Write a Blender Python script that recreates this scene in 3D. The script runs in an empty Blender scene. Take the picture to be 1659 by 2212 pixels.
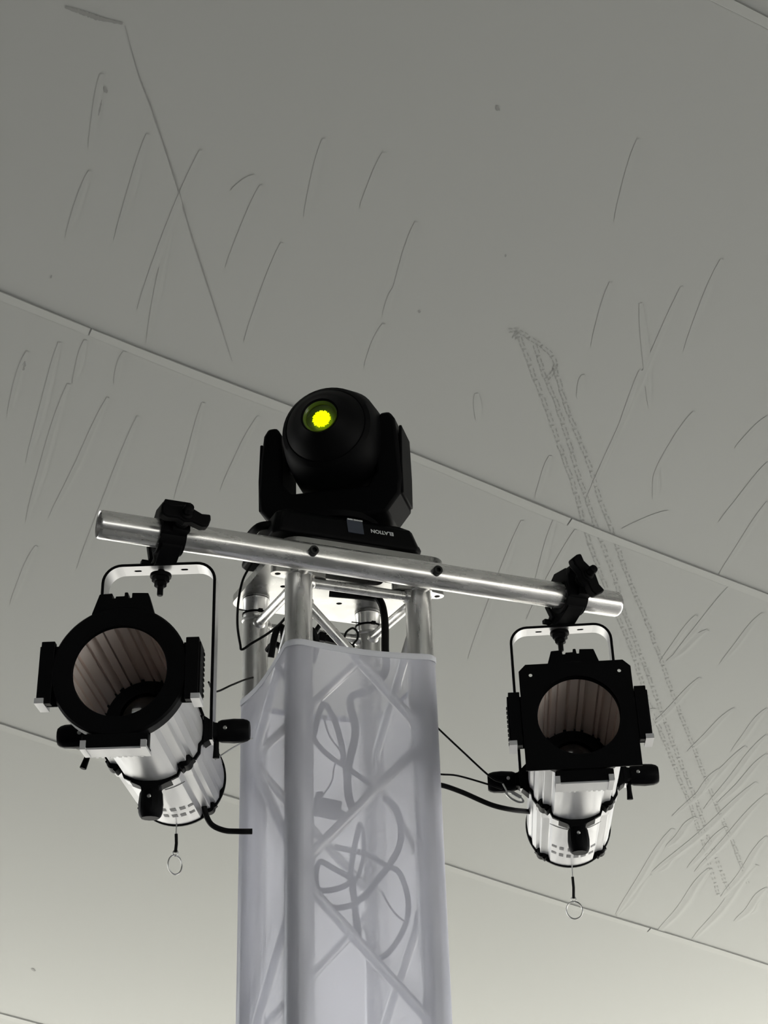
import bpy, bmesh, math, random
from mathutils import Matrix, Vector, Euler
random.seed(7)
W, H, F = 1659, 2212, 3000.0
PI = math.pi
V = Vector
scene = bpy.context.scene
COL = scene.collection
# ------------------------------------------------------------------ camera
# columns: camera right / down / forward in world space
CR = Matrix(((0.99947352, -0.03244519, 0.0), (0.01417418, 0.43663528, 0.89952695), (-0.02918533, -0.89905336, 0.43686528)))
CAM = V((0, 0, 1.6))
cd = bpy.data.cameras.new('camera')
cam = bpy.data.objects.new('camera', cd); COL.objects.link(cam)
cd.sensor_fit = 'VERTICAL'; cd.sensor_height = 36; cd.sensor_width = 27; cd.lens = F * 36 / H
cd.clip_start = 0.05; cd.clip_end = 500
m = Matrix.Identity(4)
r_, d_, f_ = CR.col[0], CR.col[1], CR.col[2]
for i in range(3):
    m[i][0] = r_[i]; m[i][1] = -d_[i]; m[i][2] = -f_[i]; m[i][3] = CAM[i]
cam.matrix_world = m
scene.camera = cam
def ray(x, y):
    return CR @ V(((x - W / 2) / F, (y - H / 2) / F, 1.0))
def hit(x, y, p0, n):
    d = ray(x, y); return CAM + d * ((p0 - CAM).dot(n) / d.dot(n))
# ------------------------------------------------------------------ light
scene.view_settings.view_transform = 'Standard'
scene.view_settings.look = 'None'
scene.view_settings.gamma = 1
scene.view_settings.use_curve_mapping = False
scene.view_settings.exposure = 0.66
wd = bpy.data.worlds.new('sky'); scene.world = wd; wd.use_nodes = True
nt = wd.node_tree; bg = nt.nodes['Background']
bg.inputs[0].default_value = (0.93, 0.97, 1.0, 1); bg.inputs[1].default_value = 2.7
sd = bpy.data.lights.new('sun', 'SUN'); sd.energy = 7.2; sd.angle = math.radians(3); sd.color = (1, .96, .88)
sun = bpy.data.objects.new('sun', sd); COL.objects.link(sun)
SUN_DIR = V((0.50, 0.80, 0.62)).normalized()       # towards the sun
sun.rotation_euler = SUN_DIR.to_track_quat('Z', 'Y').to_euler()
# ------------------------------------------------------------------ materials
def mat(name, col, rough=.5, metal=0., spec=.5, bump=None, noise=None, extra=None, emit=None):
    m = bpy.data.materials.new(name); m.use_nodes = True
    nt = m.node_tree; b = nt.nodes['Principled BSDF']
    b.inputs['Base Color'].default_value = (*col, 1); b.inputs['Roughness'].default_value = rough
    b.inputs['Metallic'].default_value = metal; b.inputs['Specular IOR Level'].default_value = spec
    tc = nt.nodes.new('ShaderNodeTexCoord')
    if noise:      # scale(vec), amount on colour, amount on roughness
        sc, ac, ar = noise
        mp = nt.nodes.new('ShaderNodeMapping'); mp.inputs['Scale'].default_value = sc
        n = nt.nodes.new('ShaderNodeTexNoise'); n.inputs['Scale'].default_value = 1; n.inputs['Detail'].default_value = 5
        nt.links.new(tc.outputs['Object'], mp.inputs[0]); nt.links.new(mp.outputs[0], n.inputs['Vector'])
        if ac:
            mr = nt.nodes.new('ShaderNodeMapRange'); mr.inputs[1].default_value = .3; mr.inputs[2].default_value = .7
            mr.inputs[3].default_value = 1 - ac; mr.inputs[4].default_value = 1
            nt.links.new(n.outputs[0], mr.inputs[0])
            mx = nt.nodes.new('ShaderNodeVectorMath'); mx.operation = 'SCALE'; mx.inputs[0].default_value = col
            nt.links.new(mr.outputs[0], mx.inputs['Scale']); nt.links.new(mx.outputs[0], b.inputs['Base Color'])
        if ar:
            mr = nt.nodes.new('ShaderNodeMapRange'); mr.inputs[1].default_value = .3; mr.inputs[2].default_value = .7
            mr.inputs[3].default_value = rough - ar; mr.inputs[4].default_value = rough + ar
            nt.links.new(n.outputs[0], mr.inputs[0]); nt.links.new(mr.outputs[0], b.inputs['Roughness'])
    if bump:       # scale(vec), strength, distance
        sc, st, di = bump
        mp = nt.nodes.new('ShaderNodeMapping'); mp.inputs['Scale'].default_value = sc
        n = nt.nodes.new('ShaderNodeTexNoise'); n.inputs['Scale'].default_value = 1; n.inputs['Detail'].default_value = 4
        bp = nt.nodes.new('ShaderNodeBump'); bp.inputs['Strength'].default_value = st; bp.inputs['Distance'].default_value = di
        nt.links.new(tc.outputs['Object'], mp.inputs[0]); nt.links.new(mp.outputs[0], n.inputs['Vector'])
        nt.links.new(n.outputs[0], bp.inputs['Height']); nt.links.new(bp.outputs[0], b.inputs['Normal'])
    if emit:
        b.inputs['Emission Color'].default_value = (*emit[0], 1); b.inputs['Emission Strength'].default_value = emit[1]
    return m
M_ROOF = mat('roof_fabric', (.44, .448, .438), .7, spec=.15, bump=((1.1, .5, 1), .25, .02))
M_BAND = mat('seam_fabric', (.45, .458, .446), .7, spec=.15)
M_STITCH = mat('seam_dirt', (.31, .312, .305), .8, spec=.1)
M_SCUFF = mat('scuff_grey', (.345, .35, .34), .8, spec=.1)
M_WALL = mat('wall_fabric', (.09, .09, .09), .8, spec=.1)
M_FLOOR = mat('floor_boards', (.13, .13, .13), .6, bump=((3, 3, 3), .1, .01))
M_GROUND = mat('pale_gravel', (.62, .60, .55), .9, noise=((1, 1, 1), .15, 0))
M_BLACK = mat('black_powder_coat', (.0025, .0025, .003), .55, spec=.07)
M_PLAST = mat('black_plastic', (.0025, .0025, .003), .55, spec=.07)
M_RUBBER = mat('black_rubber', (.005, .005, .005), .6, spec=.15)
M_BOLT = mat('dark_steel_bolt', (.03, .03, .03), .35, .6)
M_ALU = mat('worn_aluminium', (.80, .795, .78), .30, .82, noise=((60, 60, 9), .28, .09), bump=((120, 120, 25), .03, .0006))
M_BAR = mat('scuffed_aluminium_bar', (.84, .83, .82), .26, .85, noise=((14, 75, 75), .26, .08), bump=((30, 120, 120), .03, .0006))
M_PLATE = mat('mill_aluminium_plate', (.46, .46, .45), .28, 1, noise=((16, 16, 16), .12, .08))
M_CAST = mat('cast_aluminium', (.74, .73, .71), .3, 1)
M_SILVER = mat('brushed_silver_housing', (.62, .62, .63), .42, .3, noise=((120, 5, 120), .08, .06))
M_YOKE = mat('silver_yoke_strap', (.46, .46, .47), .38, .8)
M_TUBE = mat('bronze_tube_inside', (.98, .88, .83), .25, .2)
M_STEEL = mat('steel_wire', (.55, .55, .54), .3, 1)
M_PRINT = mat('grey_print', (.22, .22, .225), .6)
M_LOGO = mat('pale_print', (.55, .57, .58), .6)
M_SCREEN = mat('dark_display', (.035, .042, .06), .15)
M_LED = mat('glowing_yellow_green', (.3, .4, 0), .4, emit=((.80, 1.0, .0), 1.25))
M_LENSRIM = mat('green_tinted_rim', (.10, .16, .02), .2)
def glass(name, col, rough=0.02):
    m = bpy.data.materials.new(name); m.use_nodes = True
    b = m.node_tree.nodes['Principled BSDF']
    b.inputs['Base Color'].default_value = (*col, 1); b.inputs['Roughness'].default_value = rough
    b.inputs['Transmission Weight'].default_value = 1; b.inputs['IOR'].default_value = 1.5
    return m
M_GLASS = glass('clear_glass', (.8, .8, .8))
def cloth_material():
    m = bpy.data.materials.new('stretch_cloth'); m.use_nodes = True
    nt = m.node_tree; nt.nodes.clear()
    o = nt.nodes.new('ShaderNodeOutputMaterial')
    df = nt.nodes.new('ShaderNodeBsdfDiffuse'); df.inputs[0].default_value = (.87, .875, 1.0, 1)
    tr = nt.nodes.new('ShaderNodeBsdfTranslucent'); tr.inputs[0].default_value = (.92, .925, 1.0, 1)
    tp = nt.nodes.new('ShaderNodeBsdfTransparent')
    tc = nt.nodes.new('ShaderNodeTexCoord')
    wv = nt.nodes.new('ShaderNodeTexNoise'); wv.inputs['Scale'].default_value = 500
    bp = nt.nodes.new('ShaderNodeBump'); bp.inputs['Strength'].default_value = .05; bp.inputs['Distance'].default_value = .0005
    nt.links.new(tc.outputs['Object'], wv.inputs['Vector']); nt.links.new(wv.outputs[0], bp.inputs['Height'])
    nt.links.new(bp.outputs[0], df.inputs['Normal'])
    a = nt.nodes.new('ShaderNodeMixShader'); a.inputs[0].default_value = .55
    b = nt.nodes.new('ShaderNodeMixShader'); b.inputs[0].default_value = .31
    nt.links.new(df.outputs[0], a.inputs[1]); nt.links.new(tr.outputs[0], a.inputs[2])
    nt.links.new(a.outputs[0], b.inputs[1]); nt.links.new(tp.outputs[0], b.inputs[2])
    nt.links.new(b.outputs[0], o.inputs[0])
    return m
M_CLOTH = cloth_material()
M_HEM = mat('cloth_hem', (.74, .75, .81), .8, spec=.1)
# ------------------------------------------------------------------ helpers
MW = {}
def frame_of(o):
    return MW.get(o.name, Matrix.Identity(4))
def tag(o, label=None, cat=None, group=None, kind=None):
    if label: o['label'] = label
    if cat: o['category'] = cat
    if group: o['group'] = group
    if kind: o['kind'] = kind
    return o
def thing(name, label, cat, mw, group=None):
    o = bpy.data.objects.new(name, None); COL.objects.link(o)
    o.empty_display_size = .05
    o.matrix_world = mw; MW[o.name] = mw.copy()
    return tag(o, label, cat, group)
class MB:
    def __init__(s): s.bm = bmesh.new()
    def add(s, pts, faces):
        vs = [s.bm.verts.new(p) for p in pts]
        for f in faces:
            try: s.bm.faces.new([vs[i] for i in f])
            except ValueError: pass
        return vs
    def box(s, c, size, R=None):
        R = R or Matrix.Identity(3); c = V(c); h = [x / 2 for x in size]
        p = [c + R @ V((sx * h[0], sy * h[1], sz * h[2])) for sz in (-1, 1) for sy in (-1, 1) for sx in (-1, 1)]
        s.add(p, [(0, 2, 3, 1), (4, 5, 7, 6), (0, 1, 5, 4), (2, 6, 7, 3), (0, 4, 6, 2), (1, 3, 7, 5)]); return s
    def loft(s, rings, cap=True, closed=True):
        n = len(rings[0]); pts = [p for r in rings for p in r]; fs = []
        for k in range(len(rings) - 1):
            for i in range(n if closed else n - 1):
                j = (i + 1) % n
                fs.append((k * n + i, k * n + j, (k + 1) * n + j, (k + 1) * n + i))
        if cap and closed:
            fs.append(tuple(range(n))[::-1]); fs.append(tuple((len(rings) - 1) * n + i for i in range(n)))
        s.add(pts, fs); return s
    def tube(s, path, r, n=12, cap=True, smooth=0):
        P = [V(p) for p in path]
        if smooth: P = spline(P, smooth)
        rr = r if isinstance(r, (list, tuple)) else [r] * len(P)
        rings = []; up = None
        for i, p in enumerate(P):
            t = (P[min(i + 1, len(P) - 1)] - P[max(i - 1, 0)]).normalized()
            if up is None:
                up = t.orthogonal().normalized()
            else:
                up = (up - t * up.dot(t)).normalized()
            b = t.cross(up)
            rings.append([p + (up * math.cos(2 * PI * k / n) + b * math.sin(2 * PI * k / n)) * rr[i] for k in range(n)])
        return s.loft(rings, cap)
    def lathe(s, prof, c, ax, n=32, cap=True, ref=None):   # prof: (r, h) along the axis
        c = V(c); ax = V(ax).normalized(); u = V(ref) if ref else ax.orthogonal().normalized(); w = ax.cross(u)
        rings = [[c + ax * h + (u * math.cos(2 * PI * k / n) + w * math.sin(2 * PI * k / n)) * r for k in range(n)] for r, h in prof]
        return s.loft(rings, cap)
    def prism(s, poly, org, ux, uy, depth):               # polygon in (ux, uy), extruded symmetrically
        org = V(org); ux = V(ux); uy = V(uy); nz = ux.cross(uy).normalized()
        a = [org + ux * x + uy * y - nz * depth / 2 for x, y in poly]; b = [p + nz * depth for p in a]
        return s.loft([a, b])
    def build(s, name, material, parent=None, frame=None, ang=32, bevel=0, smooth=True):
        bm = s.bm
        Mx = (frame or Matrix.Identity(4))
        if parent is not None: Mx = frame_of(parent).inverted() @ Mx
        bmesh.ops.transform(bm, matrix=Mx, verts=bm.verts)
        bmesh.ops.recalc_face_normals(bm, faces=bm.faces)
        for f in bm.faces: f.smooth = smooth
        for e in bm.edges:
            if len(e.link_faces) == 2 and e.calc_face_angle(0) > math.radians(ang): e.smooth = False
        me = bpy.data.meshes.new(name); bm.to_mesh(me); bm.free()
        me.materials.append(material)
        o = bpy.data.objects.new(name, me); COL.objects.link(o)
        if parent is not None:
            o.parent = parent; MW[o.name] = frame_of(parent).copy()
        if bevel:
            b = o.modifiers.new('bevel', 'BEVEL'); b.width = bevel; b.segments = 2; b.limit_method = 'ANGLE'; b.angle_limit = math.radians(40)
        return o
def spline(P, k):
    out = []
    n = len(P)
    for i in range(n - 1):
        p0, p1, p2, p3 = P[max(i - 1, 0)], P[i], P[i + 1], P[min(i + 2, n - 1)]
        for j in range(k):
            t = j / k
            out.append(.5 * ((2 * p1) + (p2 - p0) * t + (2 * p0 - 5 * p1 + 4 * p2 - p3) * t * t + (3 * p1 - p0 - 3 * p2 + p3) * t ** 3))
    out.append(P[-1]); return out
def plate(name, loops, thick, material, parent, place, bevel=0):
    """flat plate with holes: loops of (x, y), first the outline; place maps the plate's xy-plane into the authored frame"""
    cu = bpy.data.curves.new(name, 'CURVE'); cu.dimensions = '2D'; cu.fill_mode = 'BOTH'; cu.extrude = thick / 2
    for lp in loops:
        sp = cu.splines.new('POLY'); sp.points.add(len(lp) - 1); sp.use_cyclic_u = True
        for i, (x, y) in enumerate(lp): sp.points[i].co = (x, y, 0, 1)
    t = bpy.data.objects.new('tmp', cu); COL.objects.link(t)
    me = bpy.data.meshes.new_from_object(t.evaluated_get(bpy.context.evaluated_depsgraph_get()))
    bpy.data.objects.remove(t); bpy.data.curves.remove(cu)
    mb = MB(); mb.bm.from_mesh(me); bpy.data.meshes.remove(me)
    bmesh.ops.remove_doubles(mb.bm, verts=mb.bm.verts, dist=1e-6)
    if material is None: return mb.bm
    return mb.build(name, material, parent, place, bevel=bevel)
def circ(cx, cy, r, n=32, r2=None):
    return [(cx + r * math.cos(2 * PI * k / n), cy + (r2 or r) * math.sin(2 * PI * k / n)) for k in range(n)]
def rrect(x0, x1, y0, y1, r, n=6):
    out = []
    for cx, cy, a in ((x1 - r, y1 - r, 0), (x0 + r, y1 - r, 90), (x0 + r, y0 + r, 180), (x1 - r, y0 + r, 270)):
        for k in range(n + 1):
            t = math.radians(a + 90 * k / n); out.append((cx + r * math.cos(t), cy + r * math.sin(t)))
    return out
def struct(o): o['kind'] = 'structure'; return o
# ------------------------------------------------------------------ the tent (setting)
RN = V((0, math.tan(math.radians(30)), 1)).normalized()
RP0 = CAM + V((0, 0, 5.25))
RD = V((.89231186, .39094073, -.22570974)); RT = V((-.45141948, .77276474, -.44615593))
def rf(s, t, h=0): return RP0 + RD * s + RT * t - RN * h           # h: below the fabric, into the room
def rpx(x, y):
    p = hit(x, y, RP0, RN) - RP0; return p.dot(RD), p.dot(RT)
ceiling = thing('ceiling', None, None, Matrix.Identity(4)); struct(ceiling)
SEAMS = [-3.0, -1.08, .88, 2.843, 4.80, 6.80, 8.76, 9.15]
def sag(s, t): return .012 * math.sin(s * 1.3 + t) * math.sin(t * 1.1)
for k in range(len(SEAMS) - 1):
    mb = MB(); t0, t1 = SEAMS[k], SEAMS[k + 1]
    S = [-6 + 12.8 * i / 42 for i in range(43)]; T = [t0 + (t1 - t0) * j / 8 for j in range(9)]
    pts = [rf(s, t, -.001 + 0 * sag(s, t)) for t in T for s in S] + [rf(s, t, -.02) for t in (t0, t1) for s in (-6, 6.8)]
    mb.add(pts, [(j * 43 + i, j * 43 + i + 1, (j + 1) * 43 + i + 1, (j + 1) * 43 + i) for j in range(8) for i in range(42)])
    mb.build('roof_panel', M_ROOF, ceiling)
for t in SEAMS[1:-1]:
    # welded overlap: a raised tape a few centimetres wide, in lengths that meet at a butt joint
    cuts = [-6, -2.5, 1.27, 3.265, 4.85, 6.8]
    for a, b in zip(cuts, cuts[1:]):
        mb = MB(); n = max(2, int((b - a) * 6))
        top = []
        for i in range(n + 1):
            s = a + .003 + (b - a - .006) * i / n
            w = .034 + .004 * math.sin(s * 5 + t); q = .006 * math.sin(s * 3.1 + t * 2)
            top.append([rf(s, t + q, 0), rf(s, t + q + .001, .0045), rf(s, t + q + w, .0028), rf(s, t + q + w + .001, 0)])
        mb.loft(top, cap=False, closed=False)
        mb.build('seam_band', M_BAND, ceiling, ang=20)
    mb = MB()
    n = 80; top = []
    for i in range(n + 1):
        s = -6 + 12.8 * i / n; q = .006 * math.sin(s * 3.1 + t * 2); w = .0012 + .0012 * math.sin(s * 9 + t * 5)
        top.append([rf(s, t + q - .002 - w, .0006), rf(s, t + q - .001, .0012)])
    mb.loft(top, cap=False, closed=False)
    mb.build('seam_edge', M_STITCH, ceiling)
def c3(x, y): return (x / 2, y / 2)
def c4(x, y): return (830 + x / 2.0012, 600 + y / 2.0012)
def c5(x, y): return (1200 + x / 2.425, 1300 + y / 2.425)
def ci(x, y): return (x, y)
creases = []
for a, b, w in [((1060,1380),(735,1770),1.3),((815,1400),(545,1740),1.3),((1113,1010),(740,1420),.8),((1060,950),(520,1420),1.0),((1113,700),(790,1090),.8),((740,1130),(590,1290),1),((1000,760),(620,1130),.7),((940,560),(700,790),.6),((760,400),(470,690),.5),((800,150),(590,320),.7),((1113,1230),(880,1550),1),((1113,1500),(950,1680),1.2),((1010,1440),(900,1560),1),((620,1190),(330,1640),.8),((500,1430),(330,1650),.6),((860,880),(690,1080),.8),((520,560),(470,650),.8),((1113,560),(930,790),.6),((1090,60),(870,330),.5),((640,1330),(540,1420),.8),((1080,1560),(1020,1640),1),((1113,800),(860,1060),.8),((900,1180),(700,1400),.7)]:
    creases.append((c5(*a), c5(*b), w * 2.4))
for a, b, w in [((1290,40),(880,960),.9),((1110,400),(940,870),.6),((1659,800),(1450,1060),.6),((1659,970),(1450,1290),.8),((1340,580),(1180,830),.5),((1180,830),(1170,960),.6),((600,1050),(370,1650),.9),((830,1090),(620,1480),.5),((1110,110),(1150,560),.5),((50,40),(0,170),.5),((400,500),(405,620),.5),((860,420),(840,520),.5),((720,770),(660,950),.6),((1230,1010),(1030,1090),.5),((1350,1460),(1200,1660),.8),((1500,1330),(1250,1640),.7),((1659,600),(1520,740),.5),((980,20),(900,300),.3)]:
    creases.append((c4(*a), c4(*b), w * .75))
for a, b, w in [((640,580),(500,1040),.7),((870,650),(600,1340),.7),((740,1000),(640,1480),.6),((440,320),(390,640),.6),((390,740),(290,1030),.6),((1220,1050),(1060,1480),.6),((1659,1400),(1580,1590),.6),((1100,760),(1000,830),.3),((370,1470),(320,1659),.6),((540,1520),(500,1659),.6),((1659,660),(1560,900),.4),((1130,800),(980,1160),.4)]:
    creases.append((c3(*a), c3(*b), w * .5))
for a, b, w in [((150,830),(60,1130),.8),((235,860),(110,1120),.8),((300,900),(170,1230),.6),((440,870),(380,1080),.5),((560,900),(480,1060),.5),((80,1180),(25,1310),.6),((1200,1120),(1150,1300),.5),((60,760),(20,900),.5),((130,740),(60,1000),.5),((1560,560),(1480,760),.4),((1380,300),(1330,480),.3),((900,480),(850,640),.4),((700,300),(660,470),.3)]:
    creases.append((a, b, w))
mb = MB()
for a, b, w in creases:
    A, B = V(rpx(*a)), V(rpx(*b)); D = B - A; L = D.length; Nn = V((-D.y, D.x)).normalized()
    rings = []; n = 10; bow = random.uniform(-.015, .015) * L; hw = .008 + .004 * w
    for i in range(n + 1):
        u = i / n; c = A + D * u + Nn * (bow * math.sin(PI * u) + .003 * w * math.sin(u * 7 + L)); e = math.sin(PI * u) ** .7
        row = []
        for k, hgt in ((-1.6, 0), (-1, .06), (-.45, .5), (-.1, 1), (.25, .75), (.7, .12), (1.6, 0)):
            p = c + Nn * (k * hw * (.4 + .6 * e)); row.append(rf(p.x, p.y, .0004 + hgt * .0010 * w * e))
        rings.append(row)
    mb.loft(rings, cap=False, closed=False)
tag(mb.build('fabric_crease', M_ROOF, ceiling, ang=80), kind='stuff')
# dotted chain scuffs and a long scratch
chains = [
 [c4(585,250),c4(640,400),c4(700,560),c4(760,730),c4(820,900),c4(860,1050),c4(900,1180),c4(960,1340),c5(330,90),c5(395,240),c5(500,560),c5(560,700),c5(640,900),c5(700,1050),c5(760,1220),c5(860,1550)],
 [c4(650,280),c4(690,410),c4(740,530),c4(790,680),c4(840,850),c4(880,970),c4(930,1110),c4(1000,1310),c5(360,50),c5(440,260),c5(530,500),c5(600,700),c5(680,900),c5(740,1050),c5(800,1230),c5(910,1520)],
 [c4(735,370),c4(770,500),c4(820,640),c4(880,790),c4(930,950),c4(990,1110),c4(1050,1280),c4(1120,1450),c5(530,240),c5(640,550),c5(750,830),c5(850,1080),c5(940,1290),c5(1010,1480)],
 [c4(575,225),c4(650,275),c4(700,310),c4(740,360),c4(735,400),c4(708,435)], [c4(525,230),c4(580,228),c4(560,262),c4(585,250)]]
for ch in chains:
    P = spline([V((*rpx(*q), 0)) for q in ch], 30)
    mb = MB(); acc = 0; flip = 0
    for p, q in zip(P, P[1:]):
        acc += (q - p).length
        if acc < .019: continue
        acc = 0; flip += 1
        D = (q - p).normalized(); N2 = V((-D.y, D.x, 0)); j = random.uniform(-.002, .002)
        for sd_ in ((-1, 1) if flip % 3 else (1,)):
            c = p + N2 * (sd_ * .0065 + j); l, w = .0075, .0017
            mb.add([rf(*(c + D * a * l + N2 * b * w)[:2], .0009) for a, b in ((-1, -1), (1, -1), (1, 1), (-1, 1))], [(0, 1, 2, 3)])
        if flip % 3 == 0:
            mb.add([rf(*(p + D * a * .0017 + N2 * b * .0065)[:2], .0009) for a, b in ((-1, -1), (1, -1), (1, 1), (-1, 1))], [(0, 1, 2, 3)])
    tag(mb.build('chain_scuff', M_SCUFF, ceiling), kind='stuff')
for pts, w in (([c3(540,110),c3(600,320),c3(660,480),c3(760,780),c3(830,1020),c3(940,1360),c3(1003,1560)], .0022), ([(140,15),(180,28),(215,40),(265,51)], .008), ([c3(450,375),c3(462,402)], .006), ([c3(440,430),c3(425,500)], .003), ([(50,800),(54,780)], .006), ([(1072,236),(1078,232)], .01), ([(68,2092),(76,2098)], .008), ([(109,597),(112,598)], .008), ([(904,672),(908,675)],.006), ([(1090,552),(1094,552)],.006)):
    P = spline([V((*rpx(*q), 0)) for q in pts], 12); mb = MB(); rows = []
    for i, p in enumerate(P):
        q = P[min(i + 1, len(P) - 1)] - P[max(i - 1, 0)]; q.normalize(); N2 = V((-q.y, q.x, 0))
        ww = w * (.35 + .65 * math.sin(PI * i / (len(P) - 1))) * random.uniform(.6, 1.2)
        rows.append([rf(*(p - N2 * ww)[:2], .0007), rf(*(p + N2 * ww)[:2], .0007)])
    mb.loft(rows, cap=False, closed=False); mb.build('scuff_mark', M_STITCH, ceiling)
# the other slope, the closed left wall, a light blocker at right, the floor and the ground outside
a0, b0 = rf(-6, -3), rf(6.8, -3)
mb = MB(); mb.add([a0, b0, b0 + V((4.4, -9.5, -5.9)), a0 + V((4.4, -9.5, -5.9))], [(0, 1, 2, 3)]); struct(mb.build('ceiling_back', M_ROOF))
struct(ceiling)
p0, p1 = a0 + V((4.4, -9.5, -5.9)), b0 + V((4.4, -9.5, -5.9))
def wall(name, pts):
    mb = MB(); mb.add([V(p) for p in pts] + [V((p[0], p[1], 0)) for p in pts],
                      [(i, i + 1, len(pts) + i + 1, len(pts) + i) for i in range(len(pts) - 1)]); struct(mb.build(name, M_WALL))
wall('wall_left', [p0, a0, rf(-6, 9.15)])
tg = -((2.3 - (RP0 + RD * 6.8).z) / .44615593)          # where the gable edge comes down to the blocker's lower edge
ge = rf(6.8, tg)
mb = MB(); mb.add([p1, b0, ge, V((p1.x, p1.y, 2.25))], [(0, 1, 2, 3)]); struct(mb.build('right_light_blocker', M_WALL))  # unseen gable sheet, added to cut side light on the upper roof
mb = MB(); mb.add([(-12, -12, 0), (7, -12, 0), (7, 6.1, 0), (-12, 6.1, 0)], [(0, 1, 2, 3)]); struct(mb.build('floor', M_FLOOR))
mb = MB(); mb.add([(-80, -80, -.02), (80, -80, -.02), (80, 80, -.02), (-80, 80, -.02)], [(0, 1, 2, 3)]); struct(mb.build('ground', M_GROUND))
# ------------------------------------------------------------------ the truss tower
TO = V((-0.15941145, 2.32441163, 2.60663399)); YAW = math.radians(24.406946)
T = Matrix.Translation(TO) @ Matrix.Rotation(YAW, 4, 'Z')            # u right along the front, v away, z from the weld rings
def tl(x, y, v=None, z=None, u=None):
    """pixel to tower coordinates on the plane v=, u= or z="""
    Ti = T.inverted(); o = Ti @ CAM; d = T.to_3x3().inverted() @ ray(x, y)
    k, val = (1, v) if v is not None else ((2, z) if z is not None else (0, u))
    return o + d * ((val - o[k]) / d[k])
FLOORZ = -TO.z
S = .24; R = .025
tower = thing('truss_tower', 'square aluminium truss tower standing inside the white stretch cloth cover', 'truss', T @ Matrix.Translation((S / 2, S / 2, FLOORZ)))
legs = [(0, 0), (S, 0), (S, S), (0, S)]
for (u, v) in legs:
    mb = MB(); prof = [(R, FLOORZ + .012), (R, -.004), (R + .0028, -.002), (R + .0028, .002), (R - .001, .004), (R, .008)]
    if v > 0: prof += [(R, .0395), (R + .001, .0405), (R + .001, .047)]
    else: prof += [(R, .0395), (R + .0012, .041), (R + .0012, .047)]
    mb.lathe(prof, (u, v, 0), (0, 0, 1), 40)
    leg = mb.build('leg', M_ALU, tower, T, ang=50)
    mb = MB(); mb.lathe([(R, .0432), (R + .0016, .0438), (R + .0016, .0452), (R, .0458)], (u, v, 0), (0, 0, 1), 40, cap=False); mb.build('contact_shade_ring', M_BOLT, leg, T)  # dark ring put in for the contact shade where leg meets plate
NODES = [-.030 - .2515 * i for i in range(11)]
def brace(a, b, r=.0094):
    mb = MB(); a, b = V(a), V(b); d = (b - a).normalized()
    mb.tube([a + d * .020, b - d * .020], r, 16); mb.build('brace', M_ALU, tower, T)
    w = MB()
    for p, q in ((a, d), (b, -d)): w.lathe([(r + .004, .0215), (r + .0035, .026), (r + .0005, .030)], p, q, 16)
    return w
wb = MB.__new__(MB); wb.bm = bmesh.new()
def join_into(dst, src):
    me = bpy.data.meshes.new('x'); src.bm.to_mesh(me); dst.bm.from_mesh(me); src.bm.free(); bpy.data.meshes.remove(me)
faces = [(legs[0], legs[1], 0), (legs[1], legs[2], 0), (legs[3], legs[2], 1), (legs[0], legs[3], 0)]
for (a, b, ph) in faces:
    join_into(wb, brace((*a, -.012), (*b, -.012)))
    join_into(wb, brace((*a, NODES[-1] - .03), (*b, NODES[-1] - .03)))
    for i in range(10):
        p, q = (a, b) if (i + ph) % 2 == 0 else (b, a)
        off = .0 if i else -.008
        join_into(wb, brace((*p, NODES[i] - .008), (*q, NODES[i + 1] + .008)))
tag(wb.build('weld_bead', M_CAST, tower, T), kind='stuff')
# top plate: rounded square with four lugged connectors below it
holes = [rrect(.040, .205, .012, .100, .012, 4)] + [circ(x, y, .006, 12) for x in (.075, .165) for y in (S - .03,)] + [circ(x, y, .006, 12) for y in (.075, .165) for x in (.03, S - .03)]
plate('top_plate', [rrect(-.037, .291, -.033, .303, .035)] + holes, .015, M_PLATE, tower, T @ Matrix.Translation((0, 0, .0550)), bevel=.0012)
for (u, v) in legs[:2]:
    for sx in (-1, 1):
        # a cast ear with a bolt hole beside the leg
        lp = []
        for k in range(13):
            t = PI * k / 12 - PI / 2; lp.append((.040 + .013 * math.cos(t), .013 * math.sin(t)))
        lp += [(.018, .018), (.018, -.018)]
        ear = plate('connector_ear', [lp, circ(.040, 0, .0055, 16)], .014, M_CAST, tower,
                    T @ Matrix.Translation((u, v, .004)) @ Matrix.Diagonal((sx, 1, 1, 1)), bevel=.001)
        mb = MB(); mb.lathe([(.006, .010), (.006, .047)], (u + sx * .040, v, 0), (0, 0, 1), 12)
        mb.build('ear_bolt', M_CAST, ear, T)
# cable ties on the back legs
for (u, v), z in (((0, S), .012), ((S, S), .017)):
    mb = MB(); mb.lathe([(R + .0005, -.002), (R + .0018, -.002), (R + .0018, .002), (R + .0005, .002)], (u, v, z), (0, 0, 1), 32, cap=False)
    mb.box((u, v - R - .003, z), (.008, .006, .006)); mb.box((u - .03, v - .012, z + .002), (.022, .0025, .0015))
    mb.build('cable_tie', M_PLAST, tower, T)
mb = MB(); mb.box((S / 2, S / 2, FLOORZ + .006), (.6, .6, .012)); mb.build('base_plate', M_PLATE, tower, T, bevel=.002)
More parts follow.
